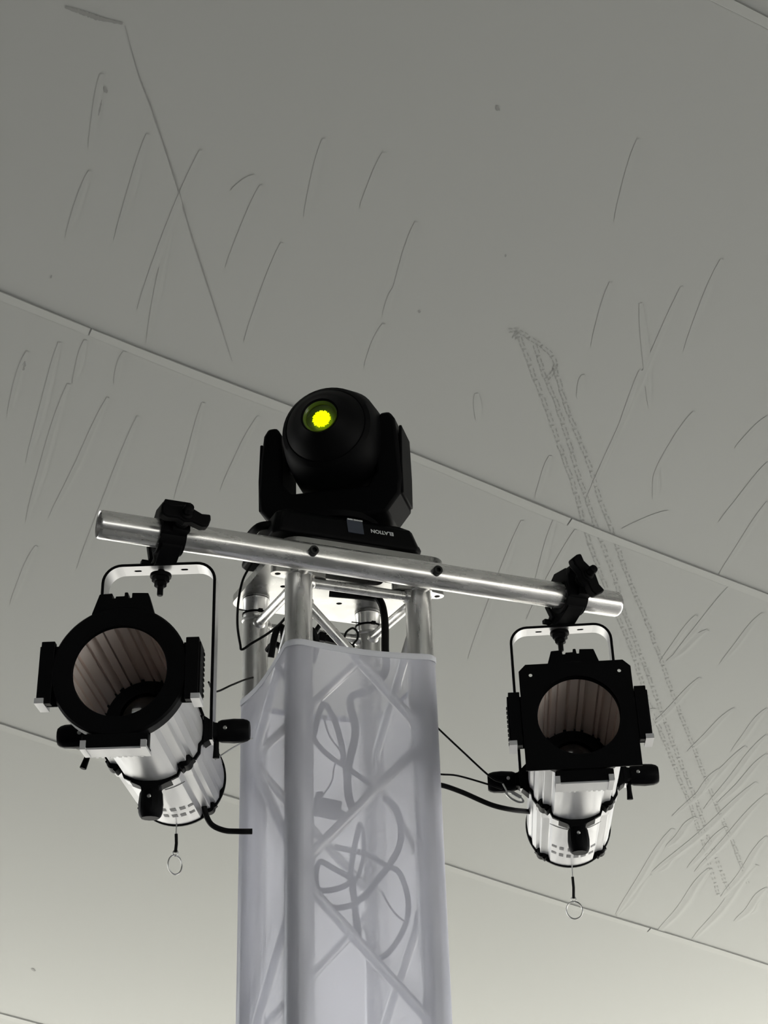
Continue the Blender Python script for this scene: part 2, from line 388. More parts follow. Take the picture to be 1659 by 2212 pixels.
# ------------------------------------------------------------------ cloth cover
def hull(off, nc=9):
    """rounded-square walk around the four legs; returns (point, side id, fraction)"""
    r = R + off; out = []
    for i, ((u, v), a) in enumerate(((legs[0], 180), (legs[1], 270), (legs[2], 0), (legs[3], 90))):
        for k in range(nc + 1):
            t = math.radians(a + 90 * k / nc); out.append((V((u + r * math.cos(t), v + r * math.sin(t), 0)), i, k / nc))
        c = V((u + r * math.cos(math.radians(a + 90)), v + r * math.sin(math.radians(a + 90)), 0))
        (u2, v2) = legs[(i + 1) % 4]
        d = V((u2 + r * math.cos(math.radians(a + 90)), v2 + r * math.sin(math.radians(a + 90)), 0))
        for k in range(1, 14): out.append((c.lerp(d, k / 14), i + 10, k / 14))
    return out
HZ = [-.1335, -.1325, -.166, -.163]          # hem height at the four legs
HP = hull(.0012)
def hemz(sd_, f):
    i = sd_ % 10
    if sd_ < 10: return HZ[i]
    a, b = HZ[i], HZ[(i + 1) % 4]
    sagd = (.006, .004, .004, .014)[i]
    return a + (b - a) * f - sagd * math.sin(PI * f)
cover = thing('stretch_cover', 'white translucent stretch cloth sleeve pulled over the truss tower', 'cover', T @ Matrix.Translation((S / 2, S / 2, FLOORZ)))
NZ = 70
rings = []
for j in range(NZ + 1):
    row = []
    for (p, sd_, f) in HP:
        z0 = hemz(sd_, f); g = (j / NZ) ** 1.25; z = z0 + (FLOORZ + .02 - z0) * g
        q = V((p.x, p.y, z))
        if sd_ >= 10:            # the flats hang in slightly, with long slanting folds on the left face
            e = math.sin(PI * f); dpt = z0 - z
            nrm = {10: V((0, -1, 0)), 11: V((1, 0, 0)), 12: V((0, 1, 0)), 13: V((-1, 0, 0))}[sd_]
            q -= nrm * .004 * e * min(1, dpt / .15)
            if sd_ == 13:
                q += nrm * e * .0025 * (math.sin(34 * f + 16 * dpt) * math.exp(-((dpt - .35) / .35) ** 2) + .5 * math.sin(12 * f - 9 * dpt) * math.exp(-dpt))
            if sd_ == 10: q += nrm * e * .0012 * math.sin(14 * dpt + 5 * f) * math.exp(-dpt * 1.5)
        row.append(q)
    rings.append(row)
mb = MB(); mb.loft(rings, cap=False); mb.build('sleeve', M_CLOTH, cover, T, ang=70)
mb = MB()
mb.loft([[V((p.x, p.y, hemz(sd_, f) - dz)) + (V((p.x - S / 2, p.y - S / 2, 0)).normalized() * o_) for (p, sd_, f) in HP] for dz, o_ in ((.0115, .0004), (.0115, .0016), (.006, .0022), (.001, .0018), (0, .0006), (.001, -.0004))], cap=False)
mb.build('hem', M_HEM, cover, T, ang=70)
# ------------------------------------------------------------------ cross bar
BV, BZ0, BZ1 = -.075, .0065, -.0006
BL, BR = V((-.3855, BV, BZ0)), V((.6325, BV, BZ1))
def barp(u): return BL + (BR - BL) * ((u - BL.x) / (BR.x - BL.x))
bar = thing('crossbar', 'scuffed round aluminium bar bolted across the top of the truss tower', 'pipe', T @ Matrix.Translation((S / 2, BV, .003)))
ax = (BR - BL).normalized(); LB = (BR - BL).length
mb = MB()
pr = [(.0215, .03), (.0215, .0015), (.0232, 0), (.0245, .002), (R, .006), (R, LB - .006), (.0245, LB - .002), (.0232, LB), (.0215, LB - .0015), (.0215, LB - .03)]
mb.lathe(pr, BL, ax, 48); mb.build('tube', M_BAR, bar, T, ang=40)
for (x, y) in ((679, 1188), (947, 1231)):
    p = tl(x, y, v=BV - R - .008); c = V((p.x, BV - R + .004, p.z))
    mb = MB(); mb.lathe([(.0085, -.002), (.0088, .0), (.0088, .0125), (.0078, .014), (.0046, .014), (.0046, .007)], c, (0, -1, 0), 24)
    mb.build('bolt', M_BOLT, bar, T, ang=30)
for u in (0, S):
    mb = MB(); b_ = barp(u); mb.lathe([(.012, R - .004), (.012, -BV - .018)], b_, (0, 1, 0), 16); mb.build('spacer', M_CAST, bar, T)
# ------------------------------------------------------------------ truss clamps
def clamp(u, label, rot, du, dz):
    b_ = barp(u); base = T @ Matrix.Translation(b_)
    th = thing('truss_clamp', label, 'clamp', base, 'black clamps on the crossbar')
    X, Yv, Z = V((1, 0, 0)), V((0, 1, 0)), V((0, 0, 1))
    # hook: open ring around the bar plus the slanting foot that carries the lamp
    outer = []; inner = []
    for k in range(25):
        t = math.radians(-215 + 290 * k / 24); outer.append((.0345 * math.cos(t), .0345 * math.sin(t))); inner.append((.0262 * math.cos(t), .0262 * math.sin(t)))
    mb = MB(); rings = []
    for (oy, oz), (iy, iz) in zip(outer, inner):
        rings.append([V((-.021, iy, iz)), V((.021, iy, iz)), V((.023, oy, oz)), V((-.023, oy, oz))])
    mb.loft(rings)
    mb.prism([(-.034, -.006), (-.020, -.030), (.018, -.0475), (.060, -.0475), (.062, -.036), (.040, -.012), (.034, .002), (.027, -.008), (.0, -.027), (-.024, -.013)], (0, 0, 0), Yv, Z, .036)
    mb.build('hook', M_BLACK, th, base, bevel=.0012)
    # upper jaw with its lug
    mb = MB()
    mb.prism([(-.040, -.012), (-.040, .030), (-.030, .046), (.012, .050), (.030, .038), (.036, .018), (.0262, .010), (.018, .020), (0, .0268), (-.018, .0202), (-.0262, .004), (-.030, -.014)], (.0, 0, 0), Yv, Z, .044)
    mb.box((.008, -.044, -.004), (.030, .012, .016)); mb.box((.0, -.041, .036), (.046, .016, .014))
    mb.build('jaw', M_BLACK, th, base, bevel=.0015)
    # swing bolt pointing out of the front, with the wing handle
    hp = V((du, -.052, dz)); ay = V((0, -1, .12)).normalized()
    mb = MB(); mb.lathe([(.005, -.02), (.005, .036), (.0082, .038), (.0088, .044), (.0075, .050), (.003, .052)], hp, ay, 16)
    wing = mb.build('swing_bolt', M_BLACK, th, base)
    Rm = Matrix.Rotation(rot, 3, 'Y')
    mb = MB()
    hw = [(-.041, -.011), (-.030, -.0145), (-.012, -.011), (0, -.015), (.012, -.011), (.030, -.0145), (.041, -.011), (.043, .003), (.041, .012), (.026, .009), (.013, .013), (0, .017), (-.013, .013), (-.026, .009), (-.041, .012), (-.043, .003)]
    mb.prism(hw, hp + ay * .020, Rm @ X, Rm @ Z, .020)
    mb.lathe([(.013, 0), (.013, .012), (.011, .030), (.010, .033)], hp, ay, 20)
    mb.build('wing_handle', M_PLAST, th, base, bevel=.003)
    # hanging bolt through the yoke
    mb = MB(); q = V((0, .046, 0))
    mb.lathe([(.0045, -.094), (.0052, -.092), (.0052, -.036)], q, Z, 12)
    mb.lathe([(.018, -.0605), (.0185, -.0575), (.018, -.0545)], q, Z, 24)
    mb.lathe([(.0135, -.0695), (.0150, -.068), (.0150, -.0610)], q, Z, 6)
    mb.lathe([(.0080, -.0790), (.0105, -.077), (.0105, -.0700)], q, Z, 6)
    mb.build('hanging_bolt', M_BLACK, th, base, ang=25)
    mb = MB(); mb.box((-.029, .040, -.040), (.016, .012, .008)); mb.box((-.024, .035, -.022), (.006, .010, .040), Matrix.Rotation(-.5, 3, 'X'))
    mb.build('safety_latch', M_BLACK, th, base, bevel=.001)
    return th
clamp(-.263, 'black clamp on the left part of the crossbar, its wing handle lying level', 0.14, .006, .002)
clamp(.525, 'black clamp near the right end of the crossbar, its wing handle turned diagonally', math.radians(57), -.004, .012)
# ------------------------------------------------------------------ profile spotlights
def prof_r(th, k=1.0):
    """housing radius against the angle from straight down (degrees)"""
    a = abs((th + 180) % 360 - 180); a = min(a, 180 - a)
    if a < 36: r = .0835
    elif a < 37.5: r = .0775
    elif a < 45: r = .0775
    elif a < 46: r = .0850
    elif a < 51: r = .0850
    elif a < 52: r = .0780
    elif a < 56: r = .0780
    elif a < 57: r = .0825
    elif a < 72: r = .0830
    elif a < 73: r = .0790
    elif a < 78: r = .0790
    else: r = .0825
    return r * k
ANG = sorted(set([x + s_ * b_ for s_ in (1, -1) for x in (0, 180) for b_ in (0, 6, 12, 18, 24, 30, 36, 37.2, 45, 45.8, 51, 51.8, 56, 56.8, 64, 72, 72.8, 78, 78.6, 84, 90)]))
ANG = sorted(set(round(a % 360, 3) for a in ANG))
def ring_at(y, k=1.0, fn=prof_r, d=0):
    out = []
    for a in ANG:
        r = fn(a + .01 if a % 360 < 180 else a - .01, k) + d; t = math.radians(a)
        out.append(V((r * math.sin(t), y, -r * math.cos(t))))
    return out
def spotlight(label, base, tilt, gel, fwd):
    th = thing('profile_spotlight', label, 'spotlight', base, 'silver profile spotlights hanging from the crossbar')
    B = base @ Matrix.Rotation(-tilt, 4, 'X')
    X, Yv, Z = V((1, 0, 0)), V((0, 1, 0)), V((0, 0, 1))
    LF, LR = .295, .278
    # front barrel, open at the front, ribbed inside
    mb = MB(); n = 84
    of = ring_at(-LF + .028, .985); ob = ring_at(-.012, .985)
    mb.loft([of, ob], cap=True); 
    bm = mb.bm
    # open the front cap
    fr = [f for f in bm.faces if len(f.verts) > 10 and f.calc_center_median().y < -.2]; bmesh.ops.delete(bm, geom=fr, context='FACES')
    front = mb.build('front_barrel', M_SILVER, th, B, ang=18)
    # slotted inner tube: smooth lands with grooves of several widths between them
    prof_in = []
    g = 4.0; widths = (3.0, 5.5, 2.5, 7.0, 3.5, 4.5)
    gaps = (11, 7, 14, 5, 9, 12)
    i = 0
    while g < 352:
        wgt = widths[i % 6]; prof_in += [(g, .0683), (g + .5, .0742), (g + wgt - .5, .0742), (g + wgt, .0683)]
        g2 = g + wgt + gaps[(i * 5) % 6]
        k = g + wgt + 3
        while k < g2 - 1 and k < 358: prof_in.append((k, .0683)); k += 3
        g = g2; i += 1
    def iring(y): return [V((r * math.sin(math.radians(a)), y, -r * math.cos(math.radians(a)))) for a, r in prof_in]
    mb = MB(); mb.loft([iring(-LF + .002), iring(-.06)], cap=False); mb.build('barrel_inside', M_TUBE, front, B, ang=22)
    mb = MB(); mb.lathe([(.072, -.062), (.05, -.062), (.048, -.075), (.044, -.075), (.044, -.06), (.001, -.06)], (0, 0, 0), Yv, 48, cap=False)
    mb.build('lens_baffle', M_BLACK, front, B)
    mb = MB(); mb.lathe([(.001, -.094), (.015, -.092), (.028, -.086), (.038, -.078), (.043, -.070), (.043, -.064), (.001, -.062)], (0, 0, 0), Yv, 40, cap=False)
    mb.build('lens', M_GLASS, front, B)
    # rear housing
    mb = MB(); mb.loft([ring_at(.016, 1.0), ring_at(LR - .03, 1.0), ring_at(LR - .004, .985)])
    rear = mb.build('rear_housing', M_SILVER, th, B, ang=18)
    mb = MB(); mb.lathe([(.070, .004), (.0815, .003), (.0845, 0), (.0850, -.006), (.0835, -.008)], (0, LR, 0), Yv, 64); mb.build('rear_cap', M_BLACK, rear, B)
    # black plugs that close the grooves in front of the ring and at the rear
    for y, l in ((-.026, .03), (LR - .018, .022)):
        for a in (45, -45, 135, -135):
            mb = MB(); t = math.radians(a); c = V((math.sin(t), 0, -math.cos(t))) * .081; c.y = y
            mb.lathe([(.006, -l / 2), (.0095, -l / 2 + .004), (.0105, l / 2)], c, Yv, 16)
            tt = V((math.cos(t), 0, math.sin(t)))
            mb.prism([(-.012, -l / 2 + .008), (.012, -l / 2 + .008), (.014, l / 2), (-.014, l / 2)], c, tt, Yv, .014)
            mb.build('groove_plug', M_PLAST, th, B, bevel=.001)
    # printed blocks under the rear housing
    rows = [(.165, (-26, -16, -5, 6, 17, 27)), (.205, (-26, -16, -6, 4, 14, 25))]
    for y, cs in rows:
        for i, a in enumerate(cs):
            wdt = 3.4 if i not in (1, 2) else 2.9; hh = .006 if i in (0, 5) else .0085
            q = []
            for sa, sy in ((-1, -1), (1, -1), (1, 1), (-1, 1)):
                t = math.radians(a + sa * wdt); q.append(V((.0839 * math.sin(t), y + sy * hh + a * .0002, -.0839 * math.cos(t))))
            mb = MB(); mb.add(q, [(0, 1, 2, 3)]); mb.build('printed_block', M_PRINT, rear, B)
    # ring with three locking knobs
    mb = MB(); mb.loft([ring_at(-.012, 1, d=-.006), ring_at(-.012, 1, d=.0035), ring_at(-.005, 1, d=.0035), ring_at(-.005, 1, d=-.006)], cap=False); ringb = mb.build('clamp_ring', M_BLACK, th, B, ang=50)
    mb = MB(); mb.loft([ring_at(-.005, 1, d=.001), ring_at(-.0045, 1, d=.0032), ring_at(.026, 1, d=.0028), ring_at(.027, 1, d=-.003)], cap=False); mb.build('ring_collar', M_SILVER, ringb, B, ang=30)
    for s_ in (-1, 1):
        mb = MB(); row = []
        for i in range(9):
            t = math.radians(s_ * (10 + 24 * i / 8)); r = .0840
            row.append([V((r * math.sin(t), y, -r * math.cos(t))) for y in (.038, .0415)])
        mb.loft(row, cap=False, closed=False); mb.build('shutter_slot', M_BLACK, rear, B)
    def knob(d, tip, start, brk):
        d = V(d); side = Yv; w = d.cross(Yv).normalized()
        # bracket: wide at the ring, narrow at the neck
        mb = MB()
        a = .082; wb_, wn = brk
        A = [d * a + w * x + Yv * y for x, y in ((-wb_, -.016), (wb_, -.016), (wb_, .016), (-wb_, .016))]
        Bq = [d * (start - .004) + w * x + Yv * y for x, y in ((-wn, -.014), (wn, -.014), (wn, .014), (-wn, .014))]
        Cq = [d * (start + .006) + w * x + Yv * y for x, y in ((-wn * .9, -.012), (wn * .9, -.012), (wn * .9, .012), (-wn * .9, .012))]
        mb.loft([A, [A[i].lerp(Bq[i], .5) * 1.0 for i in range(4)], Bq, Cq])
        br = mb.build('knob_bracket', M_PLAST, th, B, bevel=.002)
        mb = MB(); L = tip - start; rings_ = []
        for f, r in ((0, .010), (.02, .0165), (.12, .0185), (.5, .0200), (.8, .0192), (.93, .0172), (1, .0145)):
            rings_.append([d * (start + L * f) + (w * math.cos(t) * (1 + .0 * t) + Yv * math.sin(t)) * r * (1.0 if k % 2 else .965) for k, t in ((k, 2 * PI * k / 24) for k in range(24))])
        mb.loft(rings_); kb = mb.build('knob', M_PLAST, th, B, ang=30)
        mb = MB(); c = d * (start + .014) - Yv * .0182
        mb.lathe([(.0032, .004), (.0032, -.002), (.002, -.003)], c, Yv, 12); mb.build('knob_screw', M_STEEL, kb, B)
        # small locking lever beside the neck
    knob((-1, 0, 0), .156, .104, (.030, .013)); knob((1, 0, 0), .156, .104, (.024, .012)); knob((0, 0, -1), .139, .094, (.034, .0155))
    # locking lever under the pivots
    for s_ in (-1, 1):
        mb = MB(); p = V((s_ * .101, .006, -.012))
        dv = V((0, .004, -.030)) if s_ > 0 else (V((-.026, .0, .024)) if gel else V((-.012, -.004, -.042)))
        mb.tube([p, p + dv * .5, p + dv], [.0045, .0045, .0058], 12); mb.build('lock_lever', M_PLAST, th, B, bevel=.001)
    # front cap: flat black ring, top lug, three colour frame channels
    mb = MB()
    mb.lathe([(.0675, 0), (.0690, -.006), (.0960, -.008), (.0990, -.004), (.0990, .018), (.0940, .026), (.0830, .034), (.0768, .034)], (0, -LF, 0), Yv, 72, cap=False)
    # close the back of the ring
    cap = mb.build('front_cap', M_PLAST, th, B, ang=30)
    mb = MB(); mb.prism([(-.046, .088), (.046, .088), (.036, .120), (.012, .121), (.012, .113), (.007, .113), (.006, .122), (.001, .122), (.001, .116), (-.012, .116), (-.012, .113), (-.017, .113), (-.017, .121), (-.036, .120)][::-1], (0, -LF + .004, 0), X, Z, .018)
    mb.build('top_latch', M_PLAST, cap, B, bevel=.0012)
    for d, w in ((V((-1, 0, 0)), Z), (V((1, 0, 0)), Z), (V((0, 0, -1)), X)):
        Rm = Matrix((d, w, Yv)).transposed()        # local x: outward, y: along, z: back
        c0 = V((0, -LF, 0)); mbs = MB(); mbc = MB()
        def bx(mb, x, y, z, sx, sy, sz): mb.box(c0 + Rm @ V((x, y, z)), (sx, sy, sz), Rm)
        bx(mbs, .1045, 0, -.008, .019, .092, .003)         # front lip
        bx(mbs, .1125, 0, .0075, .003, .092, .029)         # outer web
        bx(mbs, .1000, 0, .012, .022, .092, .003)
        bx(mbs, .1045, .045, -.001, .018, .004, .013); bx(mbs, .1045, -.045, -.001, .018, .004, .013)
        if d.z < -.5:
            bx(mbc, .1152, 0, .012, .0030, .080, .038)
            for i in range(9): bx(mbc, .1156, -.032 + .008 * i, .0325, .0022, .004, .007)
            bx(mbc, .1120, .0415, .008, .011, .008, .046)
        else:
            bx(mbs, .1150, 0, .012, .003, .080, .036)
            for i in range(9): bx(mbs, .1170, -.032 + .008 * i, .026, .002, .004, .007)
        bx(mbc, .1110, -.0440, .008, .013, .008, .040)
        mbs.build('frame_channel', M_PLAST, cap, B, bevel=.0006); mbc.build('channel_clip', M_SILVER, cap, B)
    if gel:
        g = .0935
        outl = [(-g, -g), (g, -g), (g, g - .012), (g - .012, g), (-g + .012, g), (-g, g - .012)]
        plate('colour_frame', [outl, circ(0, 0, .0690, 64), circ(-.074, .074, .0032, 12), circ(.074, .074, .0032, 12)], .0022, M_BLACK, th,
              B @ Matrix.Translation((0, -LF - .0115, 0)) @ Matrix.Rotation(PI / 2, 4, 'X'))
    # yoke: flat strap with rounded shoulders, bolt holes in its top
    hw, HT, rr, tk, wd_ = .0975, .295, .034, .005, .040
    path = [(hw, -.018)]
    path += [(hw, z) for z in (.05, .12, .19, HT - rr)]
    path += [(hw - rr + rr * math.cos(t), HT - rr + rr * math.sin(t)) for t in [PI / 2 * k / 8 for k in range(1, 9)]]
    def strap(path, sgn):
        rings_ = []
        for i, (x, z) in enumerate(path):
            x0, z0 = path[max(0, i - 1)]; x1, z1 = path[min(len(path) - 1, i + 1)]
            t = V((x1 - x0, 0, z1 - z0)).normalized(); nn = V((t.z, 0, -t.x))
            w = wd_ / 2 if z > .03 else wd_ / 2 * .8
            c = V((x, 0, z)); q = [c + nn * 0 - Yv * w, c + nn * 0 + Yv * w, c - nn * tk + Yv * w, c - nn * tk - Yv * w]
            rings_.append([V((sgn * p.x, p.y, p.z)) for p in q])
        return rings_
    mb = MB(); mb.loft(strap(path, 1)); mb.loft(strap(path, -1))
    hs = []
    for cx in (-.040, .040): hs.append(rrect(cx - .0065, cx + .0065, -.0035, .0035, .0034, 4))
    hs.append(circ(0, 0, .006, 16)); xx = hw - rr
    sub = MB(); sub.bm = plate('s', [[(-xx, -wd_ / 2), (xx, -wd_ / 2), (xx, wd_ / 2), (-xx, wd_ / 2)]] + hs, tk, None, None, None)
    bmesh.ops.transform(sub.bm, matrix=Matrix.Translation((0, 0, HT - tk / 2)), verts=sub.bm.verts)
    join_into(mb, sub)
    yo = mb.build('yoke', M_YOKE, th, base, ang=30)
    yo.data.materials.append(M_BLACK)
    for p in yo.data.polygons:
        if abs(p.normal.y) > .7: p.material_index = 1  # front and back edges coloured black to imitate their dark reflections
    return th, B
PIV_L = T @ Matrix.Translation((-.263, -.031, -.332)) @ Matrix.Rotation(-YAW + math.radians(-.2), 4, 'Z')
PIV_R = T @ Matrix.Translation((.525, -.029, -.342)) @ Matrix.Rotation(-YAW + math.radians(-3.8), 4, 'Z')
lampL, BLm = spotlight('silver spotlight left of the tower, round black front without colour frame', PIV_L, math.radians(.6), False, None)
lampR, BRm = spotlight('silver spotlight right of the tower with a square black colour frame', PIV_R, math.radians(5), True, None)
# lanyard rings dangling from the spotlights' rear ends
def lanyard(label, Bm, px_ring, tw):
    top = Bm @ V((0.0, .262, -.082)); c = ray(*px_ring); s = (top.y - CAM.y) / c.y; rc = CAM + c * s
    base = Matrix.Translation(top)
    th = thing('ring_lanyard', label, 'lanyard', base, 'ring lanyards under the spotlights')
    e = rc + V((0, 0, .0185))
    midp = top.lerp(e, .35); mid2 = top.lerp(e, .95)
    mb = MB(); mb.tube([top + V((0, 0, .004)), midp, midp.lerp(e, .2)], .0012, 8); mb.build('wire', M_STEEL, th)
    mb = MB(); mb.tube([midp, midp.lerp(mid2, .5) + V((.001, 0, 0)), mid2], .0028, 10); mb.build('sheath', M_RUBBER, th)
    mb = MB(); rr = [e + V((math.cos(t) * .0045, 0, math.sin(t) * .0055 + .002)) for t in [2 * PI * k / 16 for k in range(17)]]; mb.tube(rr, .0009, 6, cap=False); mb.build('loop', M_STEEL, th)
    X = V((math.cos(tw), math.sin(tw), 0)); rr = [rc + X * (.0155 * math.cos(t)) + V((0, 0, .0165 * math.sin(t))) for t in [2 * PI * k / 40 for k in range(41)]]
    mb = MB(); mb.tube(rr, .0013, 8, cap=False); mb.build('split_ring', M_STEEL, th)
lanyard('black lanyard with a ring seen nearly edge on, under the left spotlight', BLm, (378, 1868), math.radians(48))
lanyard('black lanyard with a round open ring, under the right spotlight', BRm, (1241, 1966), 0)
# small carabiner hooked under the right spotlight's left knob
cp = hit(1112, 1722, V((0, 2.47, 0)), V((0, 1, 0)))
ct = thing('carabiner', 'small steel carabiner hanging under the left knob of the right spotlight', 'carabiner', Matrix.Translation(cp))
mb = MB(); ax_ = V((.85, .1, -.5)).normalized(); bx_ = V((.3, .6, .75)); bx_ = (bx_ - ax_ * bx_.dot(ax_)).normalized()
mb.tube([cp + ax_ * (.017 * math.cos(t)) + bx_ * (.0085 * math.sin(t)) for t in [2 * PI * k / 28 for k in range(29)]], .0021, 8, cap=False); mb.build('hook_body', M_STEEL, ct)
mb = MB(); mb.tube([cp + ax_ * -.008 + bx_ * .0082, cp + ax_ * .010 + bx_ * .0082], .0034, 10); mb.build('screw_gate', M_STEEL, ct)
mb = MB(); mb.tube([cp + ax_ * -.016, cp + V((-.012, .01, .012)), cp + V((-.018, .02, .03))], .0016, 8, smooth=4); mb.build('wire_eye', M_STEEL, ct)
# ------------------------------------------------------------------ moving head on the plate
HB = T @ Matrix.Translation((.095, .077, .0640))
head = thing('moving_head', 'black moving head light glowing yellow-green on top of the tower plate', 'stage light', HB)
mb = MB()
def rect(x0, x1, y0, y1, z, c=.012):
    return [V(p + (z,)) for p in ((x0 + c, y0), (x1 - c, y0), (x1, y0 + c), (x1, y1 - c), (x1 - c, y1), (x0 + c, y1), (x0, y1 - c), (x0, y0 + c))]
mb.loft([rect(-.150, .146, -.098, .10, .010), rect(-.150, .148, -.100, .102, .018), rect(-.140, .138, -.090, .094, .056), rect(-.128, .126, -.070, .082, .070), rect(-.10, .10, -.05, .06, .076)])
bs = mb.build('base', M_PLAST, head, HB, bevel=.003)
for sx, sy in ((-.11, -.06), (.10, -.06), (-.11, .06), (.10, .06)):
    mb = MB(); mb.lathe([(.012, 0), (.013, .013)], (sx, sy, 0), (0, 0, 1), 20); mb.build('foot', M_RUBBER, bs, HB)
for sx in (-1, 1):      # carry handles at the base ends
    mb = MB(); mb.tube([(sx * .140, -.055, .040), (sx * .162, -.045, .036), (sx * .166, 0, .034), (sx * .162, .045, .036), (sx * .140, .055, .040)], .008, 12, smooth=5); mb.build('carry_handle', M_PLAST, bs, HB)
# display and lettering on the sloping front
tlt = math.atan2(.010, .038)
FP = HB @ Matrix.Translation((0, -.0953, .037)) @ Matrix.Rotation(PI / 2 - tlt, 4, 'X')      # x right, y up the panel
def panel_px(x, y):
    o = FP.inverted() @ CAM; d = FP.to_3x3().inverted() @ ray(x, y); return o + d * (-o.z / d.z)
c = panel_px(767, 1139)
mb = MB(); mb.box((c.x, c.y, .0006), (.032, .030, .0016)); mb.build('display', M_SCREEN, bs, FP)
def text(body, size, at, rot, name, material, parent, fr, shear=0):
    cu = bpy.data.curves.new(name, 'FONT'); cu.body = body; cu.size = size; cu.extrude = .0002; cu.align_x = 'CENTER'; cu.align_y = 'CENTER'; cu.offset = .0003
    t = bpy.data.objects.new('tmp', cu); COL.objects.link(t)
    me = bpy.data.meshes.new_from_object(t.evaluated_get(bpy.context.evaluated_depsgraph_get())); bpy.data.objects.remove(t)
    mb = MB(); mb.bm.from_mesh(me)
    mb.build(name, material, parent, fr @ Matrix.Translation((at[0], at[1], .0012)) @ Matrix.Rotation(rot, 4, 'Z'), smooth=False)
c = panel_px(825, 1151); text('ELATION', .0115, c, PI, 'lettering', M_LOGO, bs, FP)
c = panel_px(766, 1124); text('MOVING HEAD', .0045, c, PI, 'lettering', M_LOGO, bs, FP)
# yoke
YR = HB @ Matrix.Translation((.012, 0, .075)) @ Matrix.Rotation(-YAW - math.radians(13), 4, 'Z')
prof = [(x * .945, z) for x, z in [(-.118, .004), (-.148, .040), (-.152, .075), (-.148, .150), (-.142, .206), (-.132, .222), (-.112, .222), (-.104, .206), (-.100, .140), (-.100, .094), (-.080, .070), (.080, .066),
        (.100, .094), (.100, .140), (.104, .206), (.112, .222), (.132, .222), (.142, .206), (.148, .150), (.152, .075), (.148, .040), (.118, .004)]]
mb = MB(); mb.prism([(x, z) for x, z in prof][::-1], (0, 0, 0), (1, 0, 0), (0, 0, 1), .100)
yk = mb.build('yoke', M_PLAST, head, YR, bevel=.006)
for sx in (-1, 1):
    mb = MB(); mb.prism([(-.040, .045), (.040, .045), (.044, .11), (.036, .195), (-.036, .195), (-.044, .11)], (sx * .1425, 0, 0), (0, 1, 0), (0, 0, 1), .006)
    mb.build('side_panel', M_BLACK, yk, YR, bevel=.002)
mb = MB(); mb.lathe([(.085, -.006), (.085, .006)], (0, 0, 0), (0, 0, 1), 48); mb.build('pan_bearing', M_BLACK, head, YR)
HD = YR @ Matrix.Translation((.012, 0, .172)) @ Matrix.Rotation(math.radians(-.5), 4, 'X')
def sup(y, rx, rz, e, n=48, cz=0):
    out = []
    for k in range(n):
        t = 2 * PI * k / n; c_, s_ = math.cos(t), math.sin(t)
        out.append(V((rx * math.copysign(abs(c_) ** (2 / e), c_), y, cz + rz * math.copysign(abs(s_) ** (2 / e), s_))))
    return out
mb = MB()
mb.loft([sup(-.112, .080, .080, 2), sup(-.106, .088, .088, 2), sup(-.094, .0925, .0925, 2.1), sup(-.075, .094, .0965, 2.6), sup(-.02, .096, .096, 3.2), sup(.06, .096, .096, 3.4), sup(.12, .090, .090, 3), sup(.150, .072, .070, 2.6)])
shell = mb.build('head', M_PLAST, head, HD, ang=28)
mb = MB(); mb.lathe([(.078, .111), (.075, .119), (.056, .136), (.040, .149), (.0375, .152), (.0340, .150), (.0320, .130), (.001, .128)], (0, 0, .0), (0, -1, 0), 56, cap=False)
bz = mb.build('front_bezel', M_PLAST, shell, HD, ang=35)
mb = MB(); mb.lathe([(.0335, .1495), (.0305, .1475), (.0285, .1440), (.0285, .1400)], (0, 0, 0), (0, -1, 0), 48, cap=False); mb.build('lens_rim', M_LENSRIM, bz, HD)
mb = MB(); mb.lathe([(.0300, .1450), (.0220, .1475), (.0120, .1490), (.0005, .1495), (.0005, .1430), (.0300, .1430)], (0, 0, 0), (0, -1, 0), 40, cap=False); mb.build('front_lens', M_GLASS, bz, HD)
mb = MB(); mb.lathe([(.0300, .1330), (.0180, .1335), (.0005, .1340)], (0, 0, 0), (0, -1, 0), 40, cap=False); mb.build('lens_backing', M_LENSRIM, bz, HD)
# the lit beam source is a many-lobed patch
mb = MB(); n = 60; ctr = V((0, -.1380, 0))
ring = [ctr + V((math.cos(2 * PI * k / n), 0, math.sin(2 * PI * k / n))) * (.0165 + .0012 * math.sin(k * 2.4) + .0008 * math.sin(k * 5.1 + 1)) for k in range(n)]
mb.add([ctr + V((0, -.001, 0))] + ring, [(0, 1 + k, 1 + (k + 1) % n) for k in range(n)])
mb.build('glowing_lens', M_LED, bz, HD)
for sx in (-1, 1):
    mb = MB(); mb.lathe([(.030, .088), (.030, .106)], (0, 0, 0), (sx, 0, 0), 28); mb.build('tilt_hub', M_BLACK, shell, HD)
# ------------------------------------------------------------------ cables
def cable(name, label, pts, r, material=M_RUBBER, group=None, cat='cable', sm=8, n=10, frame=T):
    P = [V(p) for p in pts]; base = Matrix.Translation(frame @ P[0])
    mb = MB(); mb.tube([frame @ p for p in P], r, n, smooth=sm)
    bmesh.ops.transform(mb.bm, matrix=base.inverted(), verts=mb.bm.verts)
    o = mb.build(name, material); o.matrix_world = base
    return tag(o, label, cat, group)
q = lambda x, y, v: tl(x, y, v=v)
cable('power_cable', 'thick black cable hanging from the moving head inside the right side of the tower',
      [V((.12, .15, .040)), q(800, 1290, .12), q(822, 1300, .10), q(831, 1340, .09), q(832, 1400, .085), q(832, 1450, .085), q(800, 1490, .09), q(757, 1510, .085), q(768, 1580, .080), q(752, 1660, .080), q(753, 1720, .080), q(768, 1760, .085)], .0075)
cable('power_cable', 'thick black cable running from the cover to the rear of the right spotlight',
      [q(930, 1695, .10), q(957, 1697, .08), q(1000, 1712, .06), q(1060, 1738, .05), q(1105, 1749, .06), q(1141, 1753, .12), q(1180, 1757, .14)], .0048)
